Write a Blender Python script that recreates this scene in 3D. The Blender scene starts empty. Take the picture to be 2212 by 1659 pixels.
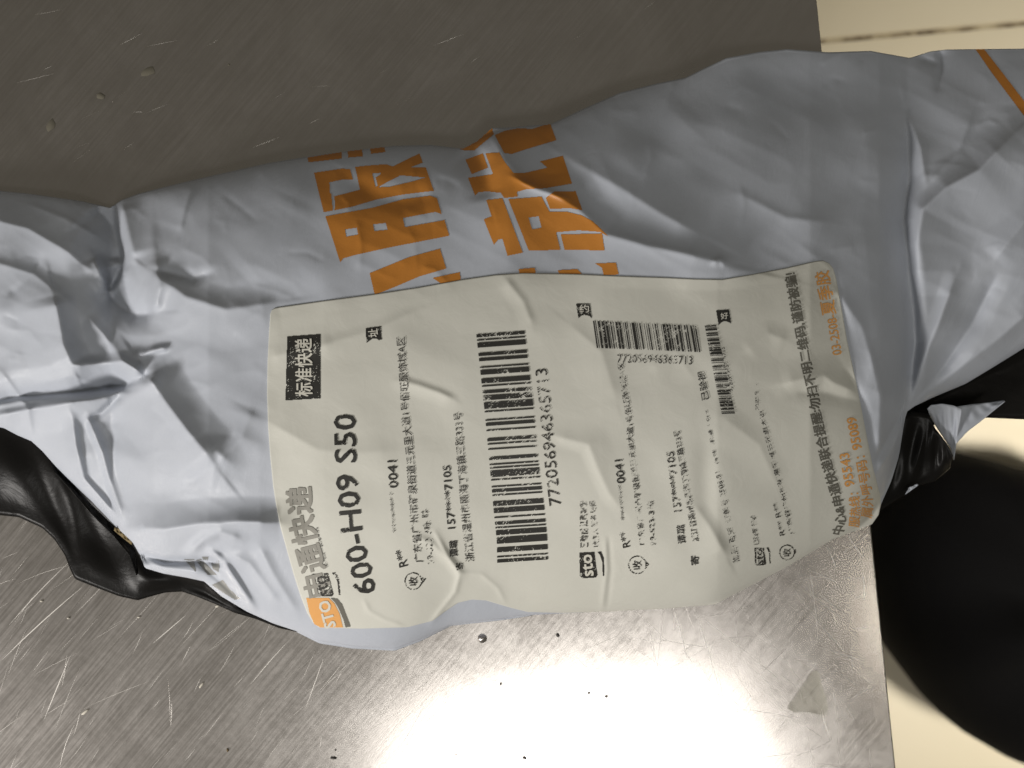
import bpy, bmesh, math, random
import numpy as np
from mathutils import Vector

# ------------------------------------------------------------------ camera, world, lamps, exposure
sc = bpy.context.scene
C = sc.collection
TZ = 0.75                      # height of the table top above the floor
CAMH = 0.37                    # camera height above the table top
HFOV = math.radians(50)
W0, H0 = 2212.0, 1659.0        # measuring grid used for reading the photograph
cam_d = bpy.data.cameras.new('camera')
cam_d.sensor_width = 36.0
cam_d.lens = 18.0 / math.tan(HFOV / 2)
cam_d.clip_start = 0.01
cam_d.clip_end = 50
cam_d.dof.use_dof = True
cam_d.dof.focus_distance = CAMH - 0.03
cam_d.dof.aperture_fstop = 15.0
cam = bpy.data.objects.new('camera', cam_d)
cam.location = (0, 0, TZ + CAMH)
cam.rotation_euler = (0, 0, 0)
C.objects.link(cam)
sc.camera = cam

wd = bpy.data.worlds.new('World'); sc.world = wd; wd.use_nodes = True
wd.node_tree.nodes['Background'].inputs['Color'].default_value = (1.0, 0.93, 0.77, 1)
wd.node_tree.nodes['Background'].inputs['Strength'].default_value = 0.11

def area_lamp(name, loc, target, sx, sy, power, col, spread=180):
    l = bpy.data.lights.new(name, 'AREA'); l.shape = 'RECTANGLE'
    l.size = sx; l.size_y = sy; l.energy = power; l.color = col; l.spread = math.radians(spread)
    o = bpy.data.objects.new(name, l); C.objects.link(o)
    o.location = loc
    d = Vector(target) - Vector(loc)
    o.rotation_euler = d.to_track_quat('-Z', 'Y').to_euler()
    return o
area_lamp('ceiling_lamp', (0.13, -0.80, TZ + 1.75), (0.05, -0.25, TZ), 0.62, 0.28, 7.5, (1.0, 0.975, 0.93))
area_lamp('side_lamp', (-0.66, -0.52, TZ + 0.42), (0, 0, TZ), 0.20, 0.20, 6.6, (1.0, 0.96, 0.92))
area_lamp('floor_fill', (0.95, -0.45, 2.4), (0.72, -0.12, 0.0), 0.3, 0.3, 2.9, (1.0, 0.93, 0.80), 36)  # unseen fill added to brighten the floor, cone kept narrow to miss the table

vs = sc.view_settings
vs.view_transform = 'Standard'; vs.look = 'None'; vs.exposure = 0.22; vs.gamma = 1.0
vs.use_curve_mapping = False

# ------------------------------------------------------------------ helpers
K = 2 * math.tan(HFOV / 2) / W0
def world(px, py, z):
    """reading-grid position at height z above the table -> scene position"""
    px = np.asarray(px, float); py = np.asarray(py, float); z = np.asarray(z, float)
    s = (CAMH - z) * K
    return np.stack([(px - W0 / 2) * s, -(py - H0 / 2) * s, z + TZ], axis=-1)

def mesh_obj(name, verts, faces, mat, parent=None, smooth=True):
    m = bpy.data.meshes.new(name)
    m.from_pydata([tuple(map(float, v)) for v in verts], [], [tuple(int(i) for i in f) for f in faces])
    m.update()
    if smooth:
        m.polygons.foreach_set('use_smooth', [True] * len(m.polygons))
    m.materials.append(mat)
    o = bpy.data.objects.new(name, m); C.objects.link(o)
    if parent: o.parent = parent
    return o

def grid_faces(nu, nv, wrap=False):
    f = []
    for i in range(nu - 1):
        for j in range(nv - 1):
            a = i * nv + j
            f.append((a, a + 1, a + nv + 1, a + nv))
    return f

def empty(name, loc=(0, 0, 0)):
    o = bpy.data.objects.new(name, None); C.objects.link(o); o.location = loc
    o.empty_display_size = 0.02
    return o

def tag(o, label, cat, group=None, kind=None):
    if label: o['label'] = label
    if cat: o['category'] = cat
    if group: o['group'] = group
    if kind: o['kind'] = kind

class NT:
    def __init__(s, name):
        s.m = bpy.data.materials.new(name); s.m.use_nodes = True
        s.t = s.m.node_tree; s.b = s.t.nodes['Principled BSDF']; s.out = s.t.nodes['Material Output']
    def n(s, typ, **kw):
        x = s.t.nodes.new(typ)
        for k, v in kw.items(): setattr(x, k, v)
        return x
    def l(s, a, b): s.t.links.new(a, b)
    def noise(s, scale, detail=4, rough=0.5, vec=None, dist=0.0):
        x = s.n('ShaderNodeTexNoise'); x.inputs['Scale'].default_value = scale
        x.inputs['Detail'].default_value = detail; x.inputs['Roughness'].default_value = rough
        x.inputs['Distortion'].default_value = dist
        if vec is not None: s.l(vec, x.inputs['Vector'])
        return x
    def pos(s): return s.n('ShaderNodeNewGeometry').outputs['Position']
    def mapping(s, vec, rot=(0, 0, 0), scale=(1, 1, 1)):
        x = s.n('ShaderNodeMapping'); x.inputs['Rotation'].default_value = rot; s.l(vec, x.inputs['Vector'])
        y = s.n('ShaderNodeMapping'); y.inputs['Scale'].default_value = scale; s.l(x.outputs['Vector'], y.inputs['Vector'])
        return y.outputs['Vector']
    def ramp(s, fac, stops):
        x = s.n('ShaderNodeValToRGB'); e = x.color_ramp.elements
        while len(e) < len(stops): e.new(0.5)
        for q, (p, c) in zip(e, stops):
            q.position = p; q.color = c if len(c) == 4 else (*c, 1)
        s.l(fac, x.inputs['Fac']); return x
    def maprange(s, v, a, b, c, d):
        x = s.n('ShaderNodeMapRange'); s.l(v, x.inputs['Value'])
        for k, q in zip(('From Min', 'From Max', 'To Min', 'To Max'), (a, b, c, d)): x.inputs[k].default_value = q
        return x.outputs['Result']
    def math(s, op, a, b=None):
        x = s.n('ShaderNodeMath', operation=op)
        for i, v in enumerate((a, b)):
            if v is None: continue
            if isinstance(v, (int, float)): x.inputs[i].default_value = v
            else: s.l(v, x.inputs[i])
        return x.outputs[0]
    def bump(s, h, strength, dist, normal=None):
        x = s.n('ShaderNodeBump'); x.inputs['Strength'].default_value = strength; x.inputs['Distance'].default_value = dist
        s.l(h, x.inputs['Height'])
        if normal is not None: s.l(normal, x.inputs['Normal'])
        return x.outputs['Normal']
    def set(s, **kw):
        for k, v in kw.items():
            i = s.b.inputs[k.replace('_', ' ')]
            i.default_value = (*v, 1) if isinstance(v, tuple) and len(v) == 3 else v

# ------------------------------------------------------------------ materials
def mat_steel():
    s = NT('brushed_steel'); p = s.pos()
    s.set(Metallic=1.0)
    ang = math.radians(-6)
    br = s.noise(1.0, 5, 0.6, s.mapping(p, (0, 0, ang), (3200, 160, 1)))
    sc1 = s.noise(1.0, 3, 0.5, s.mapping(p, (0, 0, math.radians(40)), (1700, 45, 1)))
    sc2 = s.noise(1.0, 3, 0.5, s.mapping(p, (0, 0, math.radians(68)), (1500, 60, 1)))
    blot = s.noise(30, 6, 0.65, p, 0.8)
    fine = s.noise(420, 4, 0.65, p)
    col = s.ramp(blot.outputs['Fac'], [(0.25, (0.47, 0.44, 0.415)), (0.55, (0.51, 0.48, 0.455)), (0.8, (0.55, 0.52, 0.495))])
    s.l(col.outputs['Color'], s.b.inputs['Base Color'])
    r = s.math('ADD', s.maprange(blot.outputs['Fac'], 0.3, 0.7, 0.175, 0.225), s.maprange(sc1.outputs['Fac'], 0.35, 0.65, -0.015, 0.02))
    r = s.math('ADD', r, s.maprange(fine.outputs['Fac'], 0.4, 0.75, -0.01, 0.03))
    s.l(r, s.b.inputs['Roughness'])
    h = s.math('ADD', s.math('MULTIPLY', br.outputs['Fac'], 0.35), s.math('ADD', s.math('MULTIPLY', sc1.outputs['Fac'], 0.8), s.math('MULTIPLY', sc2.outputs['Fac'], 0.6)))
    nm = s.bump(h, 0.012, 0.0004); s.l(nm, s.b.inputs['Normal'])
    b2 = s.n('ShaderNodeBsdfPrincipled'); b2.inputs['Metallic'].default_value = 1.0
    s.l(col.outputs['Color'], b2.inputs['Base Color']); s.l(nm, b2.inputs['Normal'])
    s.l(s.math('ADD', s.math('MULTIPLY', r, 0.5), 0.40), b2.inputs['Roughness'])
    mx = s.n('ShaderNodeMixShader'); s.l(s.maprange(sc1.outputs['Fac'], 0.3, 0.7, 0.10, 0.20), mx.inputs[0])
    s.l(s.b.outputs[0], mx.inputs[1]); s.l(b2.outputs[0], mx.inputs[2]); s.l(mx.outputs[0], s.out.inputs['Surface'])
    return s.m

def mat_scratch():
    s = NT('scratched_steel'); s.set(Metallic=1.0, Roughness=0.45, Base_Color=(0.66, 0.63, 0.59)); return s.m

def mat_poly():
    s = NT('grey_polythene'); p = s.pos()
    n1 = s.noise(60, 5, 0.6, p); n2 = s.noise(700, 4, 0.6, p)
    c = s.ramp(n1.outputs['Fac'], [(0.3, (0.40, 0.425, 0.475)), (0.7, (0.425, 0.45, 0.50))])
    s.l(c.outputs['Color'], s.b.inputs['Base Color'])
    s.set(Roughness=0.5, Specular_IOR_Level=0.30)
    s.l(s.maprange(n2.outputs['Fac'], 0.3, 0.7, 0.42, 0.56), s.b.inputs['Roughness'])
    st = s.noise(1.0, 4, 0.6, s.mapping(p, (0, 0, math.radians(24)), (260, 60, 120)), 1.2)
    h = s.math('ADD', s.math('MULTIPLY', st.outputs['Fac'], 1.0), s.math('MULTIPLY', n2.outputs['Fac'], 0.12))
    s.l(s.bump(h, 0.06, 0.002), s.b.inputs['Normal'])
    return s.m

def mat_black_poly():
    s = NT('black_polythene'); p = s.pos()
    s.set(Base_Color=(0.007, 0.0065, 0.006), Roughness=0.33, Specular_IOR_Level=0.10)
    n = s.noise(130, 5, 0.6, p, 0.6)
    s.l(s.bump(n.outputs['Fac'], 0.08, 0.003), s.b.inputs['Normal'])
    return s.m

def mat_paper():
    s = NT('label_paper'); p = s.pos()
    n1 = s.noise(35, 5, 0.6, p); n2 = s.noise(900, 3, 0.6, p)
    c = s.ramp(n1.outputs['Fac'], [(0.3, (0.535, 0.53, 0.475)), (0.7, (0.565, 0.56, 0.505))])
    s.l(c.outputs['Color'], s.b.inputs['Base Color'])
    s.set(Roughness=0.62, Specular_IOR_Level=0.3)
    w = s.noise(150, 5, 0.55, p, 0.8)
    h = s.math('ADD', w.outputs['Fac'], s.math('MULTIPLY', n2.outputs['Fac'], 0.08))
    s.l(s.bump(h, 0.07, 0.0016), s.b.inputs['Normal'])
    return s.m

def mat_ink(name, col, thresh, cell=0.00030, dark=0.0):
    """thermal print: little square dots missing where the paper did not take the ink"""
    s = NT(name); p = s.pos()
    s.set(Base_Color=col, Roughness=0.55, Specular_IOR_Level=0.25)
    sn = s.n('ShaderNodeVectorMath', operation='SNAP'); sn.inputs[1].default_value = (cell, cell, 1.0)
    s.l(p, sn.inputs[0])
    wn = s.n('ShaderNodeTexWhiteNoise'); wn.noise_dimensions = '3D'; s.l(sn.outputs[0], wn.inputs['Vector'])
    big = s.noise(240, 3, 0.6, p)
    v = s.math('ADD', s.math('MULTIPLY', wn.outputs['Value'], 0.5), s.math('MULTIPLY', big.outputs['Fac'], 1.0))
    keep = s.math('GREATER_THAN', v, thresh)
    tr = s.n('ShaderNodeBsdfTransparent'); mx = s.n('ShaderNodeMixShader')
    s.l(keep, mx.inputs[0]); s.l(tr.outputs[0], mx.inputs[1]); s.l(s.b.outputs[0], mx.inputs[2])
    s.l(mx.outputs[0], s.out.inputs['Surface'])
    return s.m

def mat_orange():
    s = NT('orange_print'); p = s.pos()
    n1 = s.noise(90, 4, 0.6, p); n2 = s.noise(1500, 4, 0.7, p)
    c = s.ramp(n1.outputs['Fac'], [(0.3, (0.43, 0.168, 0.026)), (0.7, (0.48, 0.19, 0.032))])
    s.l(c.outputs['Color'], s.b.inputs['Base Color'])
    s.set(Roughness=0.45, Specular_IOR_Level=0.4)
    s.l(s.bump(n2.outputs['Fac'], 0.1, 0.0006), s.b.inputs['Normal'])
    return s.m

def mat_plain(name, col, rough=0.6, spec=0.3):
    s = NT(name); s.set(Base_Color=col, Roughness=rough, Specular_IOR_Level=spec)
    n = s.noise(300, 4, 0.6, s.pos())
    s.l(s.bump(n.outputs['Fac'], 0.1, 0.0006), s.b.inputs['Normal'])
    return s.m

def mat_tile():
    s = NT('glazed_tile'); p = s.pos()
    n = s.noise(4, 5, 0.6, p); d = s.noise(60, 5, 0.7, p)
    c = s.ramp(n.outputs['Fac'], [(0.3, (0.68, 0.61, 0.46)), (0.7, (0.72, 0.65, 0.50))])
    sp = s.ramp(d.outputs['Fac'], [(0.66, (0, 0, 0)), (0.8, (0.5, 0.5, 0.5))])
    mx = s.n('ShaderNodeMixRGB'); s.l(sp.outputs['Color'], mx.inputs[0]); s.l(c.outputs['Color'], mx.inputs[1])
    mx.inputs[2].default_value = (0.40, 0.34, 0.24, 1)
    s.l(mx.outputs[0], s.b.inputs['Base Color']); s.set(Roughness=0.35)
    return s.m

def mat_grout():
    s = NT('grout'); p = s.pos()
    n = s.noise(34, 5, 0.7, p)
    c = s.ramp(n.outputs['Fac'], [(0.42, (0.50, 0.44, 0.31)), (0.52, (0.36, 0.30, 0.20)), (0.60, (0.10, 0.07, 0.04)), (0.72, (0.05, 0.035, 0.02))])
    s.l(c.outputs['Color'], s.b.inputs['Base Color']); s.set(Roughness=0.9)
    return s.m

def mat_cloth():
    s = NT('black_cloth'); s.set(Base_Color=(0.0035, 0.0035, 0.004), Roughness=0.95, Specular_IOR_Level=0.1)
    n = s.noise(500, 3, 0.6, s.pos()); s.l(s.bump(n.outputs['Fac'], 0.3, 0.001), s.b.inputs['Normal'])
    return s.m

def mat_tape():
    s = NT('clear_tape'); s.set(Base_Color=(0.62, 0.60, 0.50), Roughness=0.5, Alpha=0.22, Specular_IOR_Level=0.3)
    n = s.noise(500, 4, 0.6, s.pos()); s.l(s.bump(n.outputs['Fac'], 0.3, 0.0008), s.b.inputs['Normal'])
    return s.m

STEEL = mat_steel(); SCR = mat_scratch(); POLY = mat_poly(); BLACKP = mat_black_poly(); PAPER = mat_paper()
INK = mat_ink('black_ink', (0.024, 0.023, 0.020), 0.52)
INKW = mat_ink('worn_black_ink', (0.028, 0.026, 0.022), 0.64)
INKF = mat_ink('faint_black_ink', (0.035, 0.033, 0.028), 0.76, 0.00055)
GREYINK = mat_plain('grey_ink', (0.25, 0.24, 0.21)); DGREYINK = mat_plain('dark_grey_ink', (0.125, 0.12, 0.10))
ORANGE = mat_orange(); ORANGEL = mat_plain('label_orange', (0.64, 0.32, 0.10)); WHITEINK = mat_plain('white_print', (0.55, 0.535, 0.47))
GREYPRINT = mat_plain('grey_print', (0.20, 0.20, 0.19), 0.45)
TILE = mat_tile(); GROUT = mat_grout(); CLOTH = mat_cloth(); TAPE = mat_tape()

# ------------------------------------------------------------------ floor of tiles
FLZ = -TZ
th = math.atan2(38.0, 432.0)
fl = mesh_obj('floor', [(-3, -3, -0.004), (3, -3, -0.004), (3, 3, -0.004), (-3, 3, -0.004)], [(0, 1, 2, 3)], GROUT, smooth=False)
tag(fl, None, None, kind='structure')
g0 = world(1996, 69, FLZ)         # a point on the joint seen beside the table
TS, GAP = 0.80, 0.0052
def tile_mesh():
    bm = bmesh.new(); h = (TS - GAP) / 2
    bmesh.ops.create_cube(bm, size=1.0)
    for v in bm.verts: v.co = Vector((v.co.x * 2 * h, v.co.y * 2 * h, (v.co.z - 0.5) * 0.01))
    bmesh.ops.bevel(bm, geom=[e for e in bm.edges if all(v.co.z > -0.001 for v in e.verts)], offset=0.0012, segments=2, affect='EDGES')
    m = bpy.data.meshes.new('tile'); bm.to_mesh(m); bm.free(); m.materials.append(TILE); return m
tm = tile_mesh()
ex = np.array([math.cos(th), math.sin(th)]); ey = np.array([-math.sin(th), math.cos(th)])
for i in range(-2, 3):
    for j in range(-2, 2):
        t = bpy.data.objects.new('tile', tm); C.objects.link(t); t.parent = fl
        c = g0[:2] + ex * ((i + 0.12) * TS) + ey * ((j + 0.5) * TS)
        t.location = (c[0], c[1], 0.0); t.rotation_euler = (0, 0, th)

# ------------------------------------------------------------------ steel table
a0 = world(1765, 0, 0.0); a1 = world(1935, 1659, 0.0)
ed = (a1 - a0)[:2]; ed /= np.linalg.norm(ed)            # along the visible edge, towards the near side
en = np.array([ed[1], -ed[0]])                             # pointing into the table
if en[0] > 0: en = -en
mid = (a0[:2] + a1[:2]) / 2
table = empty('steel_table', (float(mid[0] + en[0] * 0.6), float(mid[1] + en[1] * 0.6), 0.0))
tag(table, 'scratched stainless steel table under the grey parcel', 'table')
tl = table.location.copy()
def tp(u, v, z):       # u along edge (-.55..+.55), v inward from the visible edge, z above floor; local to table empty
    q = mid + ed * u + en * v
    return (float(q[0] - tl.x), float(q[1] - tl.y), z)
LU, LV = 0.55, 1.2
def rounded_rect(r, inset, z, n=5):
    pts = []
    for (cu, cv, a) in ((-LU + r, r, math.pi), (LU - r, r, 1.5 * math.pi), (LU - r, LV - r, 0), (-LU + r, LV - r, 0.5 * math.pi)):
        for k in range(n + 1):
            ang = a + 0.5 * math.pi * k / n
            pts.append(tp(cu + (r - inset) * math.cos(ang), cv + (r - inset) * math.sin(ang), z))
    return pts
rings = [rounded_rect(0.004, 0.0005, TZ), rounded_rect(0.004, 0.00015, TZ - 0.00015), rounded_rect(0.004, 0.0, TZ - 0.0005), rounded_rect(0.004, 0.0, TZ - 0.040),
         rounded_rect(0.004, 0.0035, TZ - 0.040), rounded_rect(0.004, 0.0035, TZ - 0.004)]
vv = [p for r in rings for p in r]; n = len(rings[0]); ff = [tuple(range(n))]
for k in range(len(rings) - 1):
    for i in range(n):
        ff.append((k * n + i, (k + 1) * n + i, (k + 1) * n + (i + 1) % n, k * n + (i + 1) % n))
ff.append(tuple(reversed([(len(rings) - 1) * n + i for i in range(n)])))
top = mesh_obj('tabletop', vv, ff, STEEL, table, smooth=False)
bm = bmesh.new(); bm.from_mesh(top.data); bmesh.ops.recalc_face_normals(bm, faces=bm.faces[:]); bm.to_mesh(top.data); bm.free()
for su in (-0.47, 0.47):
    for sv in (0.08, 1.12):
        h = 0.019; lv = []
        for (z) in (0.0, TZ - 0.0045):
            for (du, dv) in ((-h, -h), (h, -h), (h, h), (-h, h)): lv.append(tp(su + du, sv + dv, z))
        mesh_obj('leg', lv, [(0, 1, 5, 4), (1, 2, 6, 5), (2, 3, 7, 6), (3, 0, 4, 7), (3, 2, 1, 0), (4, 5, 6, 7)], STEEL, table, smooth=False)

# long scratches: hair-thin raised burrs of bright metal
rs = random.Random(11)
sv_, sf_ = [], []
def scratch(x0, y0, ang, length, curv, w):
    n = 7; x, y, a = x0, y0, ang
    base = len(sv_)
    for k in range(n):
        t = k / (n - 1)
        hw = w * math.sin(math.pi * (0.08 + 0.84 * t))
        nx, ny = -math.sin(a), math.cos(a)
        for sgn in (-1, 0, 1):
            P = world(x + nx * hw * sgn, y + ny * hw * sgn, 0.000016 if sgn == 0 else 0.000006)
            sv_.append((P[0] - tl.x, P[1] - tl.y, P[2]))
        x += math.cos(a) * length / (n - 1); y += math.sin(a) * length / (n - 1); a += curv / (n - 1)
    for k in range(n - 1):
        for q in range(2):
            i = base + k * 3 + q
            sf_.append((i, i + 1, i + 4, i + 3))
def on_table(x, y): return x < 1755 + 0.1025 * y and x > -120
for k in range(520):
    x, y = rs.uniform(-80, 1900), rs.uniform(1050, 1720)
    if not on_table(x, y): continue
    # arcs swept by cleaning, roughly from lower left to upper right on the left, steeper to the right
    if x < 1000: ang = math.radians(-52 + rs.gauss(0, 14))
    else: ang = math.radians(62 + rs.gauss(0, 24)) if rs.random() < 0.6 else math.radians(-20 + rs.gauss(0, 30))
    L = rs.choice([40, 60, 90, 140]) * rs.uniform(0.6, 1.5)
    if not on_table(x + math.cos(ang) * L, y + math.sin(ang) * L): continue
    scratch(x, y, ang, L, rs.gauss(0, 0.18), rs.uniform(0.10, 0.34))
for k in range(45):
    x, y = rs.uniform(0, 1700), rs.uniform(20, 420)
    ang = math.radians(-25 + rs.gauss(0, 12)); L = rs.uniform(20, 90)
    if on_table(x + L, y): scratch(x, y, ang, L, rs.gauss(0, 0.1), rs.uniform(0.08, 0.2))
for (x, y, x2, y2, c, w) in ((5, 1425, 170, 1262, 0.1, 0.9), (20, 1350, 140, 1210, 0.12, 0.7), (95, 1555, 150, 1420, 0.0, 0.7), (660, 1530, 700, 1420, 0, 0.6),
        (1450, 1300, 1490, 1420, 0.12, 1.0), (1455, 1310, 1462, 1360, 0.2, 0.9), (1490, 1290, 1560, 1480, 0.1, 0.6), (1300, 1545, 1420, 1650, 0.0, 0.7),
        (1775, 1532, 1790, 1600, -0.2, 0.8), (330, 1390, 400, 1330, 0, 0.8), (1120, 1330, 1090, 1420, 0, 0.6), (540, 1480, 620, 1380, 0.1, 0.6)):
    scratch(x, y, math.atan2(y2 - y, x2 - x), math.hypot(x2 - x, y2 - y), c, w)
scr = mesh_obj('scratches', sv_, sf_, SCR, table, smooth=False); scr['kind'] = 'stuff'

# ------------------------------------------------------------------ parcel: height map over the reading grid
GX0, GX1, GY0, GY1, GS = -160, 2400, 40, 1480, 2.0
gx = np.arange(GX0, GX1 + 1, GS); gy = np.arange(GY0, GY1 + 1, GS)
top_pts = [(-160, 405), (0, 412), (60, 418), (110, 425), (180, 435), (222, 445), (238, 449), (262, 432), (300, 418), (350, 405), (420, 388), (500, 370), (580, 352), (665, 338),
           (760, 325), (850, 315), (930, 313), (1000, 321), (1030, 305), (1062, 277), (1100, 275), (1190, 268), (1260, 235), (1340, 200), (1420, 180), (1480, 168),
           (1520, 148), (1570, 125), (1640, 112), (1700, 106), (1790, 113), (1880, 110), (1920, 117), (1965, 125), (2010, 111), (2045, 107), (2120, 106), (2212, 105), (2400, 96)]
bot_pts = [(-160, 880), (0, 923), (9, 925), (37, 940), (68, 953), (92, 975), (121, 1008), (154, 1041), (184, 1071), (221, 1107), (250, 1137), (287, 1172), (303, 1200),
           (313, 1227), (353, 1239), (404, 1248), (441, 1256), (478, 1288), (533, 1321), (588, 1346), (642, 1364), (686, 1384), (760, 1396), (853, 1402), (907, 1382), (975, 1350),
           (1084, 1336), (1140, 1329), (1300, 1321), (1440, 1314), (1545, 1305), (1620, 1266), (1700, 1224), (1800, 1164), (1868, 1138), (1892, 1118), (1905, 1085), (1925, 1040), (1942, 985),
           (1952, 920), (1958, 890), (1975, 878), (2012, 860), (2086, 829), (2141, 796), (2212, 752), (2400, 640)]
def interp(pts):
    p = np.array(pts, float); return lambda x: np.interp(x, p[:, 0], p[:, 1])
yT, yB = interp(top_pts), interp(bot_pts)
hm = interp([(-160, 17), (0, 20), (150, 22), (240, 20), (330, 30), (450, 37), (700, 42), (1000, 46), (1300, 49), (1550, 50), (1750, 46), (1900, 38), (1960, 30), (2050, 30), (2212, 30), (2400, 26)])
XX, YY = np.meshgrid(gx, gy, indexing='ij')
def soft(f, w):
    k = np.arange(-3 * w, 3 * w + 1, GS); g = np.exp(-(k / w) ** 2); g /= g.sum()
    y = f(np.concatenate([gx[0] + k[:len(k) // 2], gx, gx[-1] + k[len(k) // 2 + 1:]]))
    ys = np.convolve(y, g, 'valid'); return lambda x: np.interp(x, gx, ys)
yt = soft(yT, 46)(XX); yb = soft(yB, 46)(XX)
V = np.clip((YY - yt) / (yb - yt), 0, 1)
V = V ** (1 + 0.42 * np.clip((XX - 1100) / 450, 0, 1))       # the heavy end leans towards the label side
ze = 0.30 * hm(XX)
q = np.clip(1 - np.abs(2 * V - 1) ** 2.3, 0, 1) ** 0.62
Hh = ze + (hm(XX) - ze) * q                              # millimetres above the table

def feat(pts, amp, wl, wr, kind='g', taper=(1, 1)):
    """a fold line: amp in mm, wl/wr widths left/right of its direction"""
    global Hh
    P = np.array(pts, float); R = 3.2 * max(wl, wr)
    i0 = max(0, int((P[:, 0].min() - R - GX0) / GS)); i1 = min(len(gx), int((P[:, 0].max() + R - GX0) / GS) + 2)
    j0 = max(0, int((P[:, 1].min() - R - GY0) / GS)); j1 = min(len(gy), int((P[:, 1].max() + R - GY0) / GS) + 2)
    if i1 <= i0 or j1 <= j0: return
    X = XX[i0:i1, j0:j1]; Y = YY[i0:i1, j0:j1]
    seg = np.hypot(*(P[1:] - P[:-1]).T); tot = seg.sum(); acc = 0
    best = np.full(X.shape, 1e9); sd = np.zeros(X.shape); tt = np.zeros(X.shape)
    for k in range(len(P) - 1):
        a, b = P[k], P[k + 1]; L = max(seg[k], 1e-6); d = (b - a) / L
        s_ = np.clip((X - a[0]) * d[0] + (Y - a[1]) * d[1], 0, L)
        dx = X - a[0] - d[0] * s_; dy = Y - a[1] - d[1] * s_
        D = np.hypot(dx, dy); m = D < best
        best = np.where(m, D, best); sd = np.where(m, dx * d[1] - dy * d[0], sd); tt = np.where(m, (acc + s_) / tot, tt); acc += L
    w = np.where(sd > 0, wl, wr)
    if kind == 'g': pr = np.exp(-(best / w) ** 2)
    elif kind == 's': pr = np.exp(-best / (0.62 * w))
    else:
        u_ = np.clip(1 - best / w, 0, 1); pr = u_ * (0.35 + 0.65 * u_)
    ends = np.clip(np.minimum(tt, 1 - tt) / 0.12, 0, 1) * 0.6 + 0.4
    Hh[i0:i1, j0:j1] += amp * (taper[0] + (taper[1] - taper[0]) * tt) * ends * pr

def dent(x, y, r, amp, ry=None):
    global Hh
    ry = ry or r
    Hh += amp * np.exp(-((XX - x) / r) ** 2 - ((YY - y) / ry) ** 2)

def vnoise(scale_x, scale_y, seed, ang=0.0):
    rg = np.random.RandomState(seed); n = 160
    tab = rg.rand(n, n) * 2 - 1
    ca, sa = math.cos(ang), math.sin(ang)
    u = (XX * ca + YY * sa) / scale_x + 300; v = (-XX * sa + YY * ca) / scale_y + 300
    iu = np.floor(u).astype(int); iv = np.floor(v).astype(int); fu = u - iu; fv = v - iv
    fu = fu * fu * fu * (fu * (fu * 6 - 15) + 10); fv = fv * fv * fv * (fv * (fv * 6 - 15) + 10)
    g = lambda a, b: tab[a % n, b % n]
    return (g(iu, iv) * (1 - fu) + g(iu + 1, iv) * fu) * (1 - fv) + (g(iu, iv + 1) * (1 - fu) + g(iu + 1, iv + 1) * fu) * fv

# --- label zone mask (softer wrinkles under the paper)
def smooth01(x, a, b): return np.clip((x - a) / (b - a), 0, 1)
lab_top = interp([(560, 668), (700, 650), (900, 622), (1000, 605), (1130, 590), (1350, 597), (1500, 602), (1560, 604), (1700, 580), (1775, 563), (1800, 570), (1905, 900)])
MASK = smooth01(XX, 560, 600) * (1 - smooth01(XX, 1800 + (YY - 570) * 0.19, 1840 + (YY - 570) * 0.19)) * smooth01(YY - lab_top(XX), -15, 25)

# --- loose wrinkles everywhere
Hh += (0.9 * vnoise(190, 120, 1, 0.3) + 0.45 * vnoise(80, 60, 2, 0.5)) * (1 - 0.55 * MASK)
Hh += (0.22 * (1 - np.abs(vnoise(110, 50, 3, 0.45))) + 0.05 * (1 - np.abs(vnoise(46, 24, 4, 0.6)))) * (1 - 0.85 * MASK)
LEFT = 1 - smooth01(XX, 330, 620)
Hh += LEFT * (1.0 * vnoise(120, 80, 5, 0.2) + 0.35 * (1 - np.abs(vnoise(80, 46, 6, -0.4))))
rr = random.Random(5)
for k in range(210):
    x, y = rr.uniform(-60, 2260), rr.uniform(120, 1330)
    in_lab = 585 < x < 1860 and y > float(lab_top(x)) - 5
    if in_lab: continue
    a = rr.choice([0.35, 0.55, -0.3, 1.2, -0.9]) + rr.gauss(0, 0.3); L = rr.uniform(25, 110)
    mx_, my_ = x + math.cos(a) * L * 0.5 + rr.gauss(0, 5), y + math.sin(a) * L * 0.5 + rr.gauss(0, 5)
    am = rr.uniform(0.15, 0.55) * (0.9 if x < 420 else 0.75) * (0.45 if in_lab else 1) * rr.choice([1, 1, -1])
    feat([(x, y), (mx_, my_), (x + math.cos(a + 0.15) * L, y + math.sin(a + 0.15) * L)], am, rr.uniform(5, 18), rr.uniform(8, 30), 's')

# --- crumpled gathered end (pinches and folds read from the photograph)
feat([(222, 430), (240, 452), (255, 520), (263, 572)], -10, 16, 120, 't')
feat([(262, 440), (275, 500), (290, 560)], 3.5, 70, 14, 't')
feat([(263, 572), (252, 600), (233, 629)], -6, 14, 40, 't')
feat([(203, 556), (218, 595), (231, 627)], 4.5, 22, 30, 't')
feat([(233, 629), (262, 662), (292, 680), (334, 677)], -6.5, 60, 46, 't')
feat([(340, 560), (345, 620), (336, 672)], 2.5, 26, 45, 't')
feat([(190, 686), (225, 722), (263, 776), (311, 808)], 5.0, 44, 46, 't', (0.7, 0.9))
feat([(118, 640), (128, 690), (138, 745), (157, 788)], 6.0, 46, 90, 't')
feat([(150, 790), (205, 786), (263, 781), (311, 810)], 4.5, 22, 50, 't')
feat([(-20, 868), (39, 857), (156, 848), (263, 834), (303, 818)], -6.5, 60, 12, 't')
feat([(-20, 900), (70, 882), (156, 868), (205, 862), (263, 849)], 4.6, 14, 60, 't')
feat([(190, 906), (215, 893), (263, 848)], -2.6, 8, 16, 't')
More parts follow.
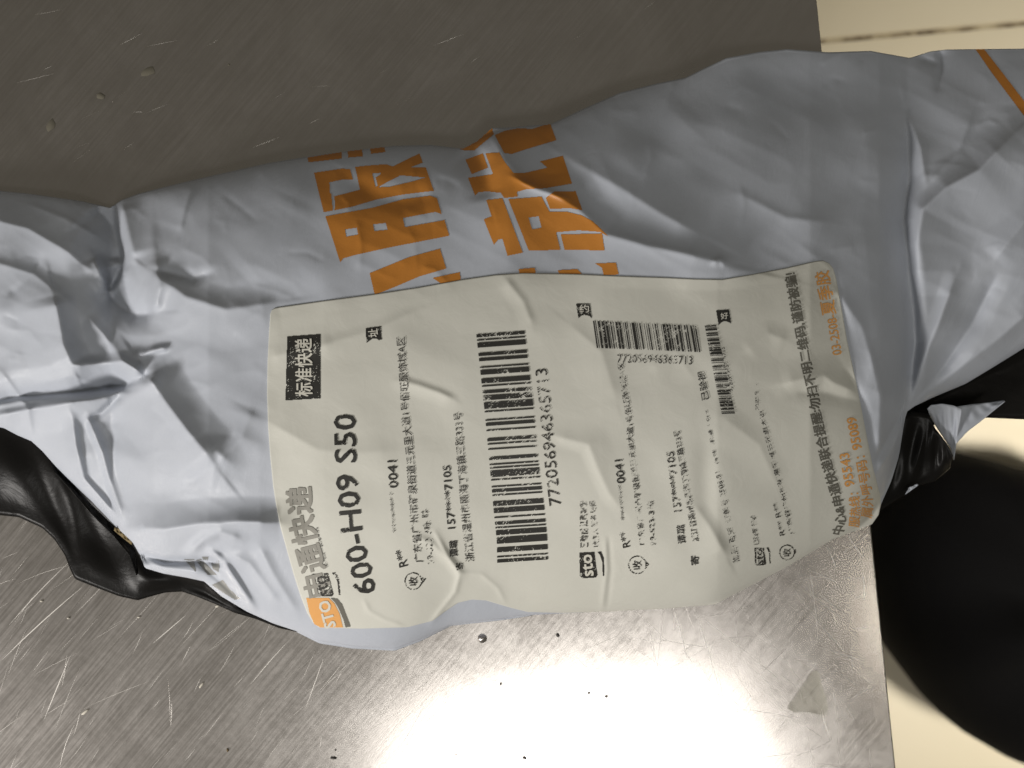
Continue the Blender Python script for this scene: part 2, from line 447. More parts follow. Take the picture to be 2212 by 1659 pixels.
feat([(190, 904), (221, 979), (235, 1034), (265, 1124)], 3.2, 20, 12, 't')
feat([(157, 900), (164, 960), (181, 1034), (258, 1122)], 3.0, 14, 24, 't')
feat([(312, 800), (353, 862), (404, 930), (462, 1002)], 8.5, 70, 110, 't', (0.9, 0.8))
feat([(470, 1000), (521, 946), (545, 880)], 3.5, 60, 60, 't', (1.0, 0.4))
feat([(266, 1146), (300, 1142), (359, 1144), (431, 1132), (515, 1128), (604, 1130)], 7.0, 56, 60, 't', (0.6, 1.1))
feat([(303, 1196), (355, 1212), (430, 1212), (480, 1215)], -5.0, 16, 14, 't')
feat([(306, 1216), (360, 1228), (440, 1240)], 2.4, 14, 18, 't')
feat([(412, 1192), (440, 1166), (475, 1150), (520, 1165)], 3.0, 22, 16, 't')
feat([(455, 1190), (482, 1212), (500, 1240), (548, 1312)], 3.2, 14, 12, 't')
feat([(430, 1215), (470, 1250), (520, 1300)], -2.2, 14, 12, 't')
feat([(500, 1200), (540, 1220), (600, 1300)], 1.8, 26, 20, 't')
feat([(560, 1180), (590, 1240), (640, 1320)], 1.4, 20, 26, 't')
dent(314, 812, 12, -4)
feat([(296, 768), (330, 757), (362, 750)], 3.0, 13, 12, 't')
feat([(330, 588), (352, 604), (400, 640), (490, 668), (600, 652)], 4.2, 44, 90, 't', (1.0, 0.6))
feat([(335, 585), (370, 590), (420, 603), (455, 590)], -1.8, 22, 18, 't')
feat([(-30, 470), (60, 492), (150, 545), (215, 600)], 1.8, 24, 40, 's')
feat([(-30, 560), (70, 590), (150, 650)], 1.4, 22, 40, 's')
feat([(20, 640), (60, 600), (90, 560)], -1.2, 18, 18, 's')
feat([(60, 440), (140, 470), (210, 510)], 1.2, 12, 30, 's')
feat([(420, 400), (400, 450), (390, 500)], 1.0, 8, 30, 's')
feat([(0, 800), (60, 880), (70, 940)], 1.4, 10, 22, 's')
feat([(240, 850), (160, 812), (80, 828)], 1.0, 14, 16, 's')
feat([(130, 1000), (240, 970), (330, 1010)], 0.8, 20, 40, 'g')
# --- middle of the bag
feat([(1060, 284), (1095, 350), (1130, 392), (1190, 415), (1250, 450), (1310, 505), (1400, 530), (1480, 547), (1572, 570)], 5.4, 40, 90, 's', (0.75, 0.85))
feat([(1160, 300), (1240, 350), (1340, 405), (1430, 462), (1510, 505)], 3.6, 130, 72, 't', (0.8, 1.0))
feat([(1105, 380), (1160, 408), (1232, 430)], 1.5, 9, 12, 's')
feat([(760, 392), (800, 418), (870, 440), (930, 415)], -1.6, 26, 22, 'g')
feat([(996, 322), (1040, 360), (1058, 430)], -2.6, 26, 36, 'g')
feat([(640, 430), (600, 520), (520, 590)], 1.0, 40, 60, 'g')
feat([(1290, 400), (1420, 330), (1500, 240)], 1.4, 60, 60, 'g')
feat([(1540, 568), (1556, 560), (1566, 572)], 1.6, 8, 8, 's')
feat([(1600, 420), (1700, 470), (1800, 480)], 0.9, 20, 40, 's')
dent(1690, 190, 130, -3.5, 75)
# --- loose tail over the table edge
feat([(1952, 240), (1962, 306), (1966, 380), (1952, 474), (1966, 560), (1975, 680), (1978, 740), (1968, 850), (1957, 886)], -5.0, 26, 90, 't', (0.5, 1.4))
feat([(1982, 640), (1980, 525), (1993, 452), (2045, 405), (2117, 366), (2190, 290)], 6.5, 60, 120, 't')
feat([(1962, 878), (1990, 790), (2030, 690), (2062, 600)], 3.0, 26, 44, 't')
feat([(1964, 880), (2040, 790), (2100, 700), (2150, 600)], -3.0, 36, 36, 't')
feat([(1970, 874), (2060, 806), (2160, 730), (2240, 660)], 3.4, 50, 30, 't')
feat([(2150, 560), (2212, 480), (2260, 440)], 2.5, 60, 60, 't')
feat([(1960, 250), (1990, 320), (2000, 400)], 1.4, 10, 20, 's')
feat([(2030, 108), (2030, 150), (2024, 200)], -2.5, 22, 10, 's', (1.3, 0.2))
feat([(1985, 124), (2024, 138)], -1.6, 12, 12, 's')
feat([(2100, 250), (2070, 330), (2000, 400)], 1.0, 14, 30, 's')
feat([(1830, 800), (1862, 860), (1878, 905), (1892, 985)], -1.6, 12, 22, 's')
feat([(1880, 760), (1905, 860), (1900, 980)], 1.8, 16, 24, 's')
feat([(1893, 992), (1915, 950), (1945, 900)], -2.6, 10, 12, 's')
feat([(1898, 1012), (1928, 972), (1944, 930)], 2.4, 10, 12, 's')
feat([(1895, 1092), (1915, 1050), (1935, 1000)], 1.6, 8, 12, 's')
feat([(1800, 620), (1860, 700), (1890, 790)], 0.9, 16, 26, 's')
# --- creases in the paper label
feat([(578, 910), (640, 945), (688, 972), (760, 978), (860, 974)], 1.54, 68, 114, 't', (1, 0.3))
feat([(580, 772), (640, 758), (720, 742)], 0.63, 49, 38, 't')
feat([(690, 745), (800, 715), (905, 668)], 0.35, 19, 57, 't')
feat([(868, 822), (905, 832), (950, 848), (980, 862)], 0.84, 13, 27, 't')
feat([(1190, 940), (1272, 961), (1291, 1012), (1316, 1066), (1340, 1098)], 0.80, 49, 23, 't')
feat([(1308, 1165), (1311, 1231), (1300, 1318)], 0.63, 5, 5, 's')
feat([(1316, 1160), (1320, 1231), (1312, 1316)], -0.49, 5, 6, 's')
feat([(940, 1150), (967, 1201), (993, 1240), (983, 1279), (929, 1348)], 1.05, 8, 6, 's')
feat([(900, 1160), (935, 1175), (960, 1200), (1000, 1238)], 0.77, 15, 19, 't')
feat([(985, 1238), (1040, 1240), (1075, 1270), (1090, 1300)], 0.49, 8, 8, 's')
feat([(786, 1296), (797, 1320), (833, 1340), (870, 1352)], 0.56, 6, 6, 's')
feat([(1690, 830), (1740, 818), (1781, 812), (1803, 828), (1855, 848)], 1.12, 49, 30, 't')
feat([(1720, 846), (1790, 850), (1860, 868)], -0.63, 23, 27, 't')
feat([(1500, 1090), (1535, 1140), (1568, 1200)], 1.40, 23, 65, 't', (0.4, 1.2))
dent(1525, 1040, 26, -1.0, 90)
feat([(1230, 700), (1300, 760), (1330, 860)], 0.49, 30, 76, 't')
feat([(1090, 600), (1130, 650), (1150, 700)], 0.49, 15, 27, 't')
feat([(1610, 760), (1660, 720), (1700, 735)], 0.56, 30, 46, 't')
feat([(1560, 900), (1640, 960), (1680, 1050)], 0.49, 38, 57, 't')
feat([(1400, 800), (1460, 760), (1500, 820)], 0.35, 30, 49, 't')

# ease the sharpest steps like thick film would, keep everything above the table
def blur(a, k=1):
    for _ in range(k):
        a = (a + np.roll(a, 1, 0) + np.roll(a, -1, 0)) / 3; a = (a + np.roll(a, 1, 1) + np.roll(a, -1, 1)) / 3
    return a
Hh = blur(Hh, 2)
Hh = np.maximum(Hh, 3.0)

def hs(px, py):
    """film height in metres at reading-grid positions"""
    u = np.clip((np.asarray(px, float) - GX0) / GS, 0, len(gx) - 1.001); v = np.clip((np.asarray(py, float) - GY0) / GS, 0, len(gy) - 1.001)
    i = u.astype(int); j = v.astype(int); fu = u - i; fv = v - j
    return ((Hh[i, j] * (1 - fu) + Hh[i + 1, j] * fu) * (1 - fv) + (Hh[i, j + 1] * (1 - fu) + Hh[i + 1, j + 1] * fu) * fv) * 0.001

ctr = world(1000, 850, 0.0)
parcel = empty('mailer_parcel', (float(ctr[0]), float(ctr[1]), TZ))
tag(parcel, 'crumpled grey plastic mailer parcel with a white shipping label on the steel table', 'parcel')
OFF = np.array([ctr[0], ctr[1], TZ])
def pobj(name, verts, faces, mat, parent=None, smooth=True):
    v = np.asarray(verts, float) - OFF
    return mesh_obj(name, v, faces, mat, parent or parcel, smooth)

# bag film: upper sheet, rolled edges and underside as one closed skin
xs = np.arange(-156, 2396, 4.0); NJ = 270
tv = np.linspace(0, 1, NJ)
rows = []
TT, BB = yT(xs), yB(xs)
EDGE = 9
for e in range(EDGE, 0, -1):                     # far side tucked under
    f = e / EDGE; y = TT + 10 + 120 * f ** 2 * np.clip((BB - TT) / 900, 0.2, 1)
    y = TT + (y - TT - 10) + 10 * math.sin(f * math.pi / 2)
    z0 = hs(xs, TT); rows.append(world(xs, y, 0.0004 + (z0 - 0.0004) * (1 - f) ** 1.6))
for t in tv:
    y = TT + (BB - TT) * t
    rows.append(world(xs, y, hs(xs, y)))
for e in range(1, EDGE + 1):
    f = e / EDGE; y = BB - 10 * math.sin(f * math.pi / 2) - 110 * f ** 2 * np.clip((BB - TT) / 900, 0.2, 1)
    z0 = hs(xs, BB); rows.append(world(xs, y, 0.0004 + (z0 - 0.0004) * (1 - f) ** 1.6))
A = np.array(rows)                                 # rows, cols, 3
nr, nc = A.shape[:2]
faces = []
idx = lambda r, c: r * nc + c
for r in range(nr - 1):
    for c in range(nc - 1):
        faces.append((idx(r, c), idx(r + 1, c), idx(r + 1, c + 1), idx(r, c + 1)))
for c in range(nc - 1):
    faces.append((idx(nr - 1, c), idx(0, c), idx(0, c + 1), idx(nr - 1, c + 1)))
faces.append(tuple(idx(r, 0) for r in range(nr))[::-1]); faces.append(tuple(idx(r, nc - 1) for r in range(nr)))
bag = pobj('mailer_bag', A.reshape(-1, 3), faces, POLY)

# ------------------------------------------------------------------ printing on the film, as thin ink skins that follow every fold
def inside(px, py, poly):
    P = np.array(poly, float); r = np.zeros(px.shape, bool); n = len(P); j = n - 1
    for i in range(n):
        xi, yi = P[i]; xj, yj = P[j]
        if yi != yj:
            c = ((yi > py) != (yj > py)) & (px < (xj - xi) * (py - yi) / (yj - yi) + xi); r ^= c
        j = i
    return r
def ink_skin(name, polys, holes, mat, parent, lift=0.00012, step=1.25, clip=None):
    P = np.vstack([np.array(p, float) for p in polys])
    x = np.arange(P[:, 0].min() - 1, P[:, 0].max() + 2, step); y = np.arange(P[:, 1].min() - 1, P[:, 1].max() + 2, step)
    cx, cy = np.meshgrid((x[:-1] + x[1:]) / 2, (y[:-1] + y[1:]) / 2, indexing='ij')
    m = np.zeros(cx.shape, bool)
    for p in polys: m |= inside(cx, cy, p)
    for p in holes: m &= ~inside(cx, cy, p)
    m &= (cy > yT(cx) + 0.6) & (cy < yB(cx) - 0.6)
    if clip is not None: m &= clip(cx, cy)
    ids = -np.ones((len(x), len(y)), int); vl = []; fl_ = []
    def vid(i, j):
        if ids[i, j] < 0: ids[i, j] = len(vl); vl.append((x[i], y[j]))
        return ids[i, j]
    for i, j in zip(*np.nonzero(m)):
        fl_.append((vid(i, j), vid(i, j + 1), vid(i + 1, j + 1), vid(i + 1, j)))
    if not fl_: return None
    v = np.array(vl); return pobj(name, world(v[:, 0], v[:, 1], hs(v[:, 0], v[:, 1]) + lift), fl_, mat, parent)

Z3 = lambda pts: [(576 + 0.3677 * x, 203.3 + 0.3677 * y) for x, y in pts]
fu = [[(278, 462), (440, 438), (490, 440), (507, 502), (455, 500), (368, 518), (372, 580), (398, 600), (548, 562), (520, 428), (590, 420), (700, 412), (740, 425), (898, 348), (917, 402), (845, 430),
       (935, 430), (982, 568), (800, 590), (640, 620), (500, 662), (335, 694)],
      [(345, 718), (620, 668), (800, 618), (960, 597), (1000, 610), (1028, 705), (990, 692), (800, 728), (812, 782), (1045, 740), (1073, 832), (700, 905), (520, 945), (450, 965), (432, 988)]]
fuh = [[(620, 466), (668, 462), (668, 472), (640, 490), (652, 538), (640, 545)], [(668, 538), (785, 477), (935, 490), (860, 512), (720, 545), (660, 548)],
       [(460, 795), (530, 785), (537, 825), (468, 838)], [(625, 765), (700, 757), (710, 797), (633, 805)],
       [(372, 520), (384, 520), (402, 640), (398, 690), (390, 690)]]
jiu = [[(1168, 385), (1270, 348), (1300, 432), (1205, 470)],
       [(1285, 348), (1365, 342), (1400, 400), (1450, 462), (1520, 462), (1650, 432), (1605, 395), (1740, 362), (1795, 525), (1640, 552), (1520, 560), (1470, 575), (1475, 602), (1395, 610), (1375, 580), (1300, 572),
        (1245, 575), (1225, 596), (1183, 492), (1330, 470)],
       [(1340, 240), (1400, 215), (1480, 200), (1560, 205), (1665, 170), (1702, 270), (1520, 325), (1440, 352), (1395, 345)],
       [(1290, 622), (1385, 612), (1505, 932), (1415, 950), (1385, 850), (1360, 855), (1335, 885), (1275, 735), (1322, 718)],
       [(1420, 618), (1615, 602), (1660, 690), (1760, 690), (1850, 712), (1920, 750), (2012, 838), (1960, 810), (1830, 800), (1700, 812), (1725, 915), (1540, 920)],
       [(1640, 610), (1690, 572), (1815, 570), (1855, 682), (1780, 670), (1665, 675)], [(1728, 825), (1970, 818), (1985, 918), (1750, 915)],
       [(1130, 320), (1320, 185), (1335, 235), (1220, 330), (1160, 330)]]
jiuh = [[(1538, 725), (1598, 718), (1615, 785), (1560, 795)]]
others = [[(240, 372), (440, 340), (442, 378), (245, 400)], [(475, 335), (560, 325), (565, 365), (480, 372)], [(608, 305), (690, 295), (697, 340), (612, 350)]]
lower = [[(605, 1052), (830, 960), (1018, 908), (1055, 1025), (900, 1070), (760, 1130), (635, 1180)], [(975, 1080), (1135, 1046), (1140, 1095), (1028, 1115)],
         [(1480, 1028), (1575, 1020), (1582, 1060), (1488, 1065)], [(1710, 1035), (1825, 1028), (1850, 1056), (1720, 1060)], [(1930, 995), (2052, 990), (2068, 1060), (1980, 1062), (1970, 1020)]]
ink_skin('orange_character', [Z3(p) for p in fu], [Z3(p) for p in fuh], ORANGE, bag)
ink_skin('orange_character', [Z3(p) for p in jiu], [Z3(p) for p in jiuh], ORANGE, bag)
for p in others + lower: ink_skin('orange_stroke', [Z3(p)], [], ORANGE, bag)
ink_skin('orange_stripe', [[(2103, 100), (2121, 100), (2160, 150), (2215, 222), (2330, 370), (2330, 400), (2212, 250), (2143, 158)]], [], ORANGE, bag)
Z2 = lambda pts: [(0.3677 * x, 813.3 + 0.3677 * y) for x, y in pts]
for p in ([(1080, 1072), (1140, 1072), (1150, 1150), (1115, 1110)], [(1150, 1078), (1180, 1070), (1275, 1165), (1220, 1165)], [(1240, 1095), (1290, 1080), (1285, 1150), (1250, 1130)],
          [(1185, 1058), (1225, 1060), (1220, 1082), (1195, 1078)], [(1245, 1225), (1310, 1195), (1350, 1250), (1410, 1305), (1380, 1312), (1310, 1270)]):
    ink_skin('grey_stroke', [Z2(p)], [], GREYPRINT, bag)

# ------------------------------------------------------------------ black lining showing past the lower edge, torn flaps at the tail
def strip(name, upper, lower_, zu, zl, mat, parent, n=90, m=14, wav=0.0012, seed=0, thick=0.0003):
    U = np.array(upper, float); Lw = np.array(lower_, float)
    def res(P):
        d = np.r_[0, np.cumsum(np.hypot(*(P[1:] - P[:-1]).T))]; s_ = np.linspace(0, d[-1], n)
        return np.stack([np.interp(s_, d, P[:, 0]), np.interp(s_, d, P[:, 1])], 1)
    U, Lw = res(U), res(Lw); rg = np.random.RandomState(seed)
    v = []
    ph = rg.rand(6) * 6.28
    for i in range(n):
        for j in range(m):
            t = j / (m - 1); p = U[i] * (1 - t) + Lw[i] * t; s_ = i / (n - 1)
            zz = (zu(s_) if callable(zu) else zu) * (1 - t) + (zl(s_) if callable(zl) else zl) * t
            zz += wav * math.sin(math.pi * min(1, t * 1.15)) * (math.sin(14 * s_ + ph[0] + 3 * t) + 0.6 * math.sin(31 * s_ + ph[1] - 5 * t))
            v.append(world(p[0], p[1], max(zz, 0.0004)))
    o = pobj(name, v, grid_faces(n, m), mat, parent)
    so = o.modifiers.new('thickness', 'SOLIDIFY'); so.thickness = thick; so.offset = -1
    return o
gb = [(-150, 860), (0, 905), (60, 935), (92, 960), (154, 1025), (221, 1090), (287, 1158), (313, 1210), (353, 1222), (404, 1230), (441, 1238), (478, 1270), (533, 1304), (588, 1330), (642, 1356)]
bl = [(-150, 1105), (0, 1113), (40, 1117), (92, 1141), (118, 1166), (140, 1199), (151, 1229), (162, 1251), (202, 1267), (257, 1288), (298, 1297), (324, 1289), (357, 1280), (393, 1278), (423, 1288), (463, 1304),
      (507, 1324), (552, 1337), (603, 1357), (646, 1366)]
strip('black_lining', gb, bl, 0.004, 0.0008, BLACKP, parcel, n=140, m=22, wav=0.0013, seed=3)
# folded weld of the lining: a narrow ridge standing on it
strip('weld_fold', [(110, 1000), (155, 1044), (200, 1092), (250, 1140), (292, 1185), (299, 1236)], [(118, 1018), (152, 1056), (196, 1108), (246, 1158), (280, 1200), (296, 1242)], 0.0062, 0.0085, BLACKP, parcel, n=60, m=8, wav=0.0006, seed=5)
# lining and flaps at the tail, hanging past the table edge
strip('black_lining', [(1935, 880), (2012, 852), (2086, 820), (2141, 786), (2212, 742), (2390, 630)], [(1940, 935), (2030, 915), (2090, 895), (2122, 902), (2212, 906), (2390, 930)],
      0.006, -0.03, BLACKP, parcel, n=60, m=14, wav=0.0008, seed=8)
strip('black_lining', [(1938, 900), (1975, 890), (2008, 895), (2020, 925), (2045, 960), (2058, 985)], [(1888, 1112), (1930, 1085), (1955, 1070), (1975, 1052), (2020, 1040), (2052, 1012)],
      0.010, 0.003, BLACKP, parcel, n=60, m=16, wav=0.0007, seed=9)
strip('torn_flap', [(2004, 884), (2012, 876), (2035, 873), (2058, 876), (2078, 884)], [(2008, 900), (2022, 922), (2040, 948), (2052, 966), (2060, 994)], 0.013, 0.006, POLY, parcel, n=40, m=14, wav=0.0004, seed=10)
strip('torn_flap', [(2056, 880), (2100, 873), (2140, 869), (2168, 864)], [(2066, 958), (2090, 932), (2125, 905), (2170, 866)], 0.008, 0.010, POLY, parcel, n=40, m=12, wav=0.0003, seed=12)
strip('torn_flap', [(1958, 1062), (1966, 1052), (1982, 1046)], [(1956, 1068), (1962, 1064), (1984, 1048)], 0.006, 0.006, POLY, parcel, n=16, m=6, wav=0.0003, seed=13)
# thin seam of film lying on the steel along the lower edge
strip('film_seam', [(640, 1352), (700, 1366), (780, 1374), (860, 1372), (930, 1350), (990, 1334), (1080, 1330), (1150, 1322)], [(640, 1365), (690, 1390), (760, 1401), (853, 1406), (907, 1386), (975, 1352), (1084, 1340), (1150, 1330)],
      0.004, 0.0006, POLY, parcel, n=80, m=10, wav=0.0008, seed=14)

# yellow-brown glue left where the lining was welded
gl = [(250, 1138), (262, 1142), (276, 1156), (287, 1168), (282, 1174), (268, 1164), (256, 1154)]
strip('glue_residue', [(248, 1138), (262, 1146), (276, 1158), (288, 1170)], [(246, 1146), (258, 1156), (270, 1166), (284, 1177)], 0.0098, 0.0088, mat_plain('glue', (0.16, 0.12, 0.055), 0.7), parcel, n=24, m=6, wav=0.0009, seed=21)
# ------------------------------------------------------------------ shipping label
LIFT = 0.00035
def resample(P, n):
    P = np.array(P, float); d = np.r_[0, np.cumsum(np.hypot(*(P[1:] - P[:-1]).T))]; s_ = np.linspace(0, d[-1], n)
    return np.stack([np.interp(s_, d, P[:, 0]), np.interp(s_, d, P[:, 1])], 1)
eT = [(587, 670), (593, 666), (602, 664), (700, 650), (800, 637), (900, 622), (1000, 604), (1070, 594), (1130, 590), (1240, 592), (1350, 597), (1440, 600), (1500, 603), (1560, 604), (1620, 594), (1700, 579), (1760, 565),
      (1778, 563), (1791, 569)]
eR = [(1791, 569), (1800, 580), (1806, 600), (1818, 665), (1830, 735), (1845, 805), (1857, 862), (1872, 940), (1886, 1010), (1900, 1065), (1903, 1090), (1898, 1112), (1884, 1132)]
eL = [(587, 670), (584, 678), (581, 720), (578, 780), (577, 850), (579, 920), (584, 990), (590, 1050), (597, 1095), (606, 1140), (620, 1190), (634, 1240), (650, 1290), (664, 1325), (676, 1345), (690, 1356)]
eB = [(690, 1356), (780, 1358), (880, 1355), (935, 1341), (960, 1322), (990, 1302), (1020, 1295), (1050, 1297), (1100, 1312), (1140, 1322), (1220, 1324), (1300, 1321.5), (1440, 1314.5), (1545, 1305.5), (1620, 1266.5),
      (1700, 1224.5), (1800, 1164.5), (1868, 1138.5), (1884, 1132)]
NU, NV = 460, 240
T_, B_ = resample(eT, NU), resample(eB, NU); L_, R_ = resample(eL, NV), resample(eR, NV)
s_ = np.linspace(0, 1, NU)[:, None, None]; t_ = np.linspace(0, 1, NV)[None, :, None]
coons = (1 - t_) * T_[:, None] + t_ * B_[:, None] + (1 - s_) * L_[None] + s_ * R_[None] \
    - ((1 - s_) * (1 - t_) * T_[0] + s_ * (1 - t_) * T_[-1] + (1 - s_) * t_ * B_[0] + s_ * t_ * B_[-1])
LP = world(coons[..., 0], coons[..., 1], hs(coons[..., 0], coons[..., 1]) + LIFT)
lf = grid_faces(NU, NV); lv = [tuple(p) for p in LP.reshape(-1, 3)]
loop = [(i, 0) for i in range(NU)] + [(NU - 1, j) for j in range(1, NV)] + [(i, NV - 1) for i in range(NU - 2, -1, -1)] + [(0, j) for j in range(NV - 2, 0, -1)]
base = len(lv)
for (i, j) in loop:
    p = coons[i, j]; lv.append(tuple(world(p[0], p[1], hs(p[0], p[1]) - 0.0003)))
for k in range(len(loop)):
    a, b = loop[k], loop[(k + 1) % len(loop)]
    lf.append((a[0] * NV + a[1], b[0] * NV + b[1], base + (k + 1) % len(loop), base + k))
label = pobj('shipping_label', lv, lf, PAPER)
label['label'] = 'cream paper shipping label with barcodes and address print'

# ------------------------------------------------------------------ label printing
def text_mesh(body, bold=0.0, font=None):
    c = bpy.data.curves.new('t', 'FONT'); c.body = body; c.resolution_u = 2
    o = bpy.data.objects.new('t', c); C.objects.link(o)
    dg = bpy.context.evaluated_depsgraph_get(); dg.update()
    m = bpy.data.meshes.new_from_object(o.evaluated_get(dg))
    bpy.data.objects.remove(o); bpy.data.curves.remove(c)
    bm = bmesh.new(); bm.from_mesh(m); bpy.data.meshes.remove(m)
    bmesh.ops.remove_doubles(bm, verts=bm.verts[:], dist=1e-5)
    bmesh.ops.triangulate(bm, faces=bm.faces[:])
    for _ in range(2):
        es = [e for e in bm.edges if e.calc_length() > 0.22]
        if es: bmesh.ops.subdivide_edges(bm, edges=es, cuts=1)
    bmesh.ops.triangulate(bm, faces=bm.faces[:])
    bm.verts.index_update()
    v = np.array([v.co[:2] for v in bm.verts]); f = [tuple(x.index for x in q.verts) for q in bm.faces]; bm.free()
    lo, hi = v.min(0), v.max(0)
    return (v - lo) / (hi - lo), f

def put(name, px, faces, mat, lift=0.0006, parent=None):
    px = np.asarray(px); ok_y = np.minimum(px[:, 1], yB(px[:, 0]) - 0.5)
    return pobj(name, world(px[:, 0], ok_y, hs(px[:, 0], ok_y) + lift), faces, mat, parent or label, smooth=False)

def along(pts):
    P = np.array(pts, float); d = np.r_[0, np.cumsum(np.hypot(*(P[1:] - P[:-1]).T))]; d /= d[-1]
    def f(t):
        t = np.asarray(t); p = np.stack([np.interp(t, d, P[:, 0]), np.interp(t, d, P[:, 1])], -1)
        a = np.clip(t - 0.08, 0, 1); b = np.clip(t + 0.08, 0, 1)
        q = np.stack([np.interp(b, d, P[:, 0]) - np.interp(a, d, P[:, 0]), np.interp(b, d, P[:, 1]) - np.interp(a, d, P[:, 1])], -1)
        q /= np.linalg.norm(q, axis=-1, keepdims=True)
        return p, q
    return f
def text(body, pts, h, mat, bold=0.0, name='printed_text', lift=0.0006, shear=0.0):
    """pts: foot of the letters from first to last; h letter height; letters stand to the left of the path"""
    v, f = text_mesh(body); b = max(bold, 0) * h * 1.15
    pos, fs, lf_ = [], [], []
    for k, (ou, oa) in enumerate(((0, 0), (b, b), (-b, b), (b, -b), (-b, -b)) if b > 0 else ((0, 0),)):     # heavier strokes: the same outline struck again a hair aside
        L_px = np.hypot(*(np.array(pts[-1]) - np.array(pts[0])))
        p, d = along(pts)(np.clip(v[:, 0] + oa / L_px, 0, 1)); up = np.stack([d[:, 1], -d[:, 0]], -1)
        fs += [tuple(i + len(pos) * len(v) for i in q_) for q_ in f]
        pos.append(p + up * (v[:, 1] * h + ou)[:, None] + d * (shear * v[:, 1] * h)[:, None]); lf_.append(np.full(len(v), lift + k * 0.000006))
    return put(name, np.concatenate(pos), fs, mat, np.concatenate(lf_))

ZA = lambda *p: [(562.5 + 0.2247 * x, 643.8 + 0.2247 * y) for x, y in p]
ZB = lambda *p: [(576 + 0.2574 * x, 982.7 + 0.2574 * y) for x, y in p]
ZC = lambda *p: [(813.2 + 0.21245 * x, 664.1 + 0.21245 * y) for x, y in p]
ZD = lambda *p: [(982.7 + 0.2451 * x, 948.8 + 0.2451 * y) for x, y in p]
ZE = lambda *p: [(1206.3 + 0.2124 * x, 630.3 + 0.2124 * y) for x, y in p]
ZF = lambda *p: [(1321.5 + 0.2451 * x, 881 + 0.2451 * y) for x, y in p]
ZG = lambda *p: [(1592.6 + 0.21652 * x, 555.7 + 0.21652 * y) for x, y in p]
ZH = lambda *p: [(1660.4 + 0.21652 * x, 847.1 + 0.21652 * y) for x, y in p]
def area(name, polys, mat, holes=(), lift=0.0005, step=1.2): return ink_skin(name, polys, list(holes), mat, label, lift, step)

# service box
area('service_box', [ZA((258, 370), (578, 347), (577, 965), (240, 985))], INK)
text('标准快递', ZA((500, 945), (498, 390)), 37, WHITEINK, 0.012, lift=0.0007)
def flag(poly, ch, pts, h):
    area('ribbon_flag', [poly], INK); text(ch, pts, h, WHITEINK, 0.012, lift=0.0007)
flag(ZA((1012, 290), (1160, 272), (1166, 400), (1140, 405), (1110, 388), (1075, 392), (1045, 415), (1018, 430)), '址', ZA((1130, 372), (1122, 292)), 20)
flag(ZE((180, 120), (320, 120), (340, 268), (310, 245), (265, 235), (230, 245), (203, 268)), '约', ZE((215, 212), (312, 208)), 17)
flag(ZE((1603, 190), (1735, 180), (1757, 322), (1725, 305), (1690, 298), (1660, 310), (1630, 340)), '好', ZE((1655, 282), (1730, 272)), 14)
# carrier name, logo
text('申通快递', ZB((550, 1165), (505, 960), (445, 750), (392, 510), (380, 265)), 57, GREYINK, 0.022)
area('carrier_logo', [ZB((332, 1200), (520, 1200), (570, 1250), (612, 1335), (640, 1447), (455, 1450), (400, 1420), (360, 1330))], ORANGEL)
area('carrier_logo', [ZB((532, 1200), (590, 1205), (632, 1250), (706, 1440), (662, 1448), (645, 1385), (602, 1285), (570, 1235))], DGREYINK)
text('STO', ZB((582, 1438), (522, 1215)), 24, WHITEINK, 0.03, lift=0.0007)
def ring_icon(x, y, r, ch, tip):
    n = 40; polys = [(x + r * math.cos(6.283 * k / n), y + r * math.sin(6.283 * k / n)) for k in range(n)]
    inner = [(x + (r - 2.4) * math.cos(6.283 * k / n), y + (r - 2.4) * math.sin(6.283 * k / n)) for k in range(n)]
    area('address_pin', [polys, [(x + r * 0.9, y - r * 0.45), tip, (x + r * 0.9, y + r * 0.45)]], INKW, [inner], step=0.8)
    text(ch, [(x + r * 0.5, y + r * 0.5), (x + r * 0.45, y - r * 0.5)], r * 1.0, INK, 0.006)
ring_icon(892.6, 1255.6, 19, '收', (921, 1250)); ring_icon(1376.6, 1220.5, 20, '收', (1402, 1219)); ring_icon(1700, 1193.5, 17, '收', (1722, 1189))
def small_logo(c, mat, solid=False):
    # c: corner quad (left-top, right-top, right-bottom, left-bottom) in reading order up the label
    a, b, d, e = [np.array(q, float) for q in c]
    def q(s, t): return tuple((a * (1 - s) + b * s) * (1 - t) + (e * (1 - s) + d * s) * t)
    outer = [q(0, 0), q(0.62, 0), q(0.66, 0.45), q(0.72, 0.9), q(0.66, 1.0), q(0.12, 1.0), q(0, 0.9)]
    inn = [q(0.10, 0.08), q(0.52, 0.08), q(0.56, 0.5), q(0.58, 0.92), q(0.16, 0.92), q(0.10, 0.85)]
    area('small_logo', [outer, [q(0.74, 0.0), q(0.9, 0.0), q(1.0, 0.25), q(1.0, 0.95), q(0.93, 0.95), q(0.93, 0.4), q(0.84, 0.12)]], mat, [] if solid else [inn], step=0.8)
    text('sto', [q(0.56, 0.92), q(0.5, 0.08)], 0.40 * np.linalg.norm(b - a), WHITEINK if solid else mat, 0.03, lift=0.00075)
small_logo(ZB((375, 1000), (600, 985), (620, 1185), (420, 1190)), INKW)
small_logo(ZD((1098, 1000), (1310, 990), (1318, 1215), (1100, 1228)), INK, True)
small_logo(ZF((1258, 1235), (1395, 1232), (1400, 1380), (1262, 1395)), INKW)
text('全国统一客服电话', ZB((515, 945), (478, 780), (430, 605)), 9, INKF)
# routing code
text('600-H09 S50', [(812, 1279), (804, 1230), (794, 1196), (783, 1147), (777, 1080), (773, 1042), (770, 985), (769, 940), (768, 895)], 47, INK, 0.014)
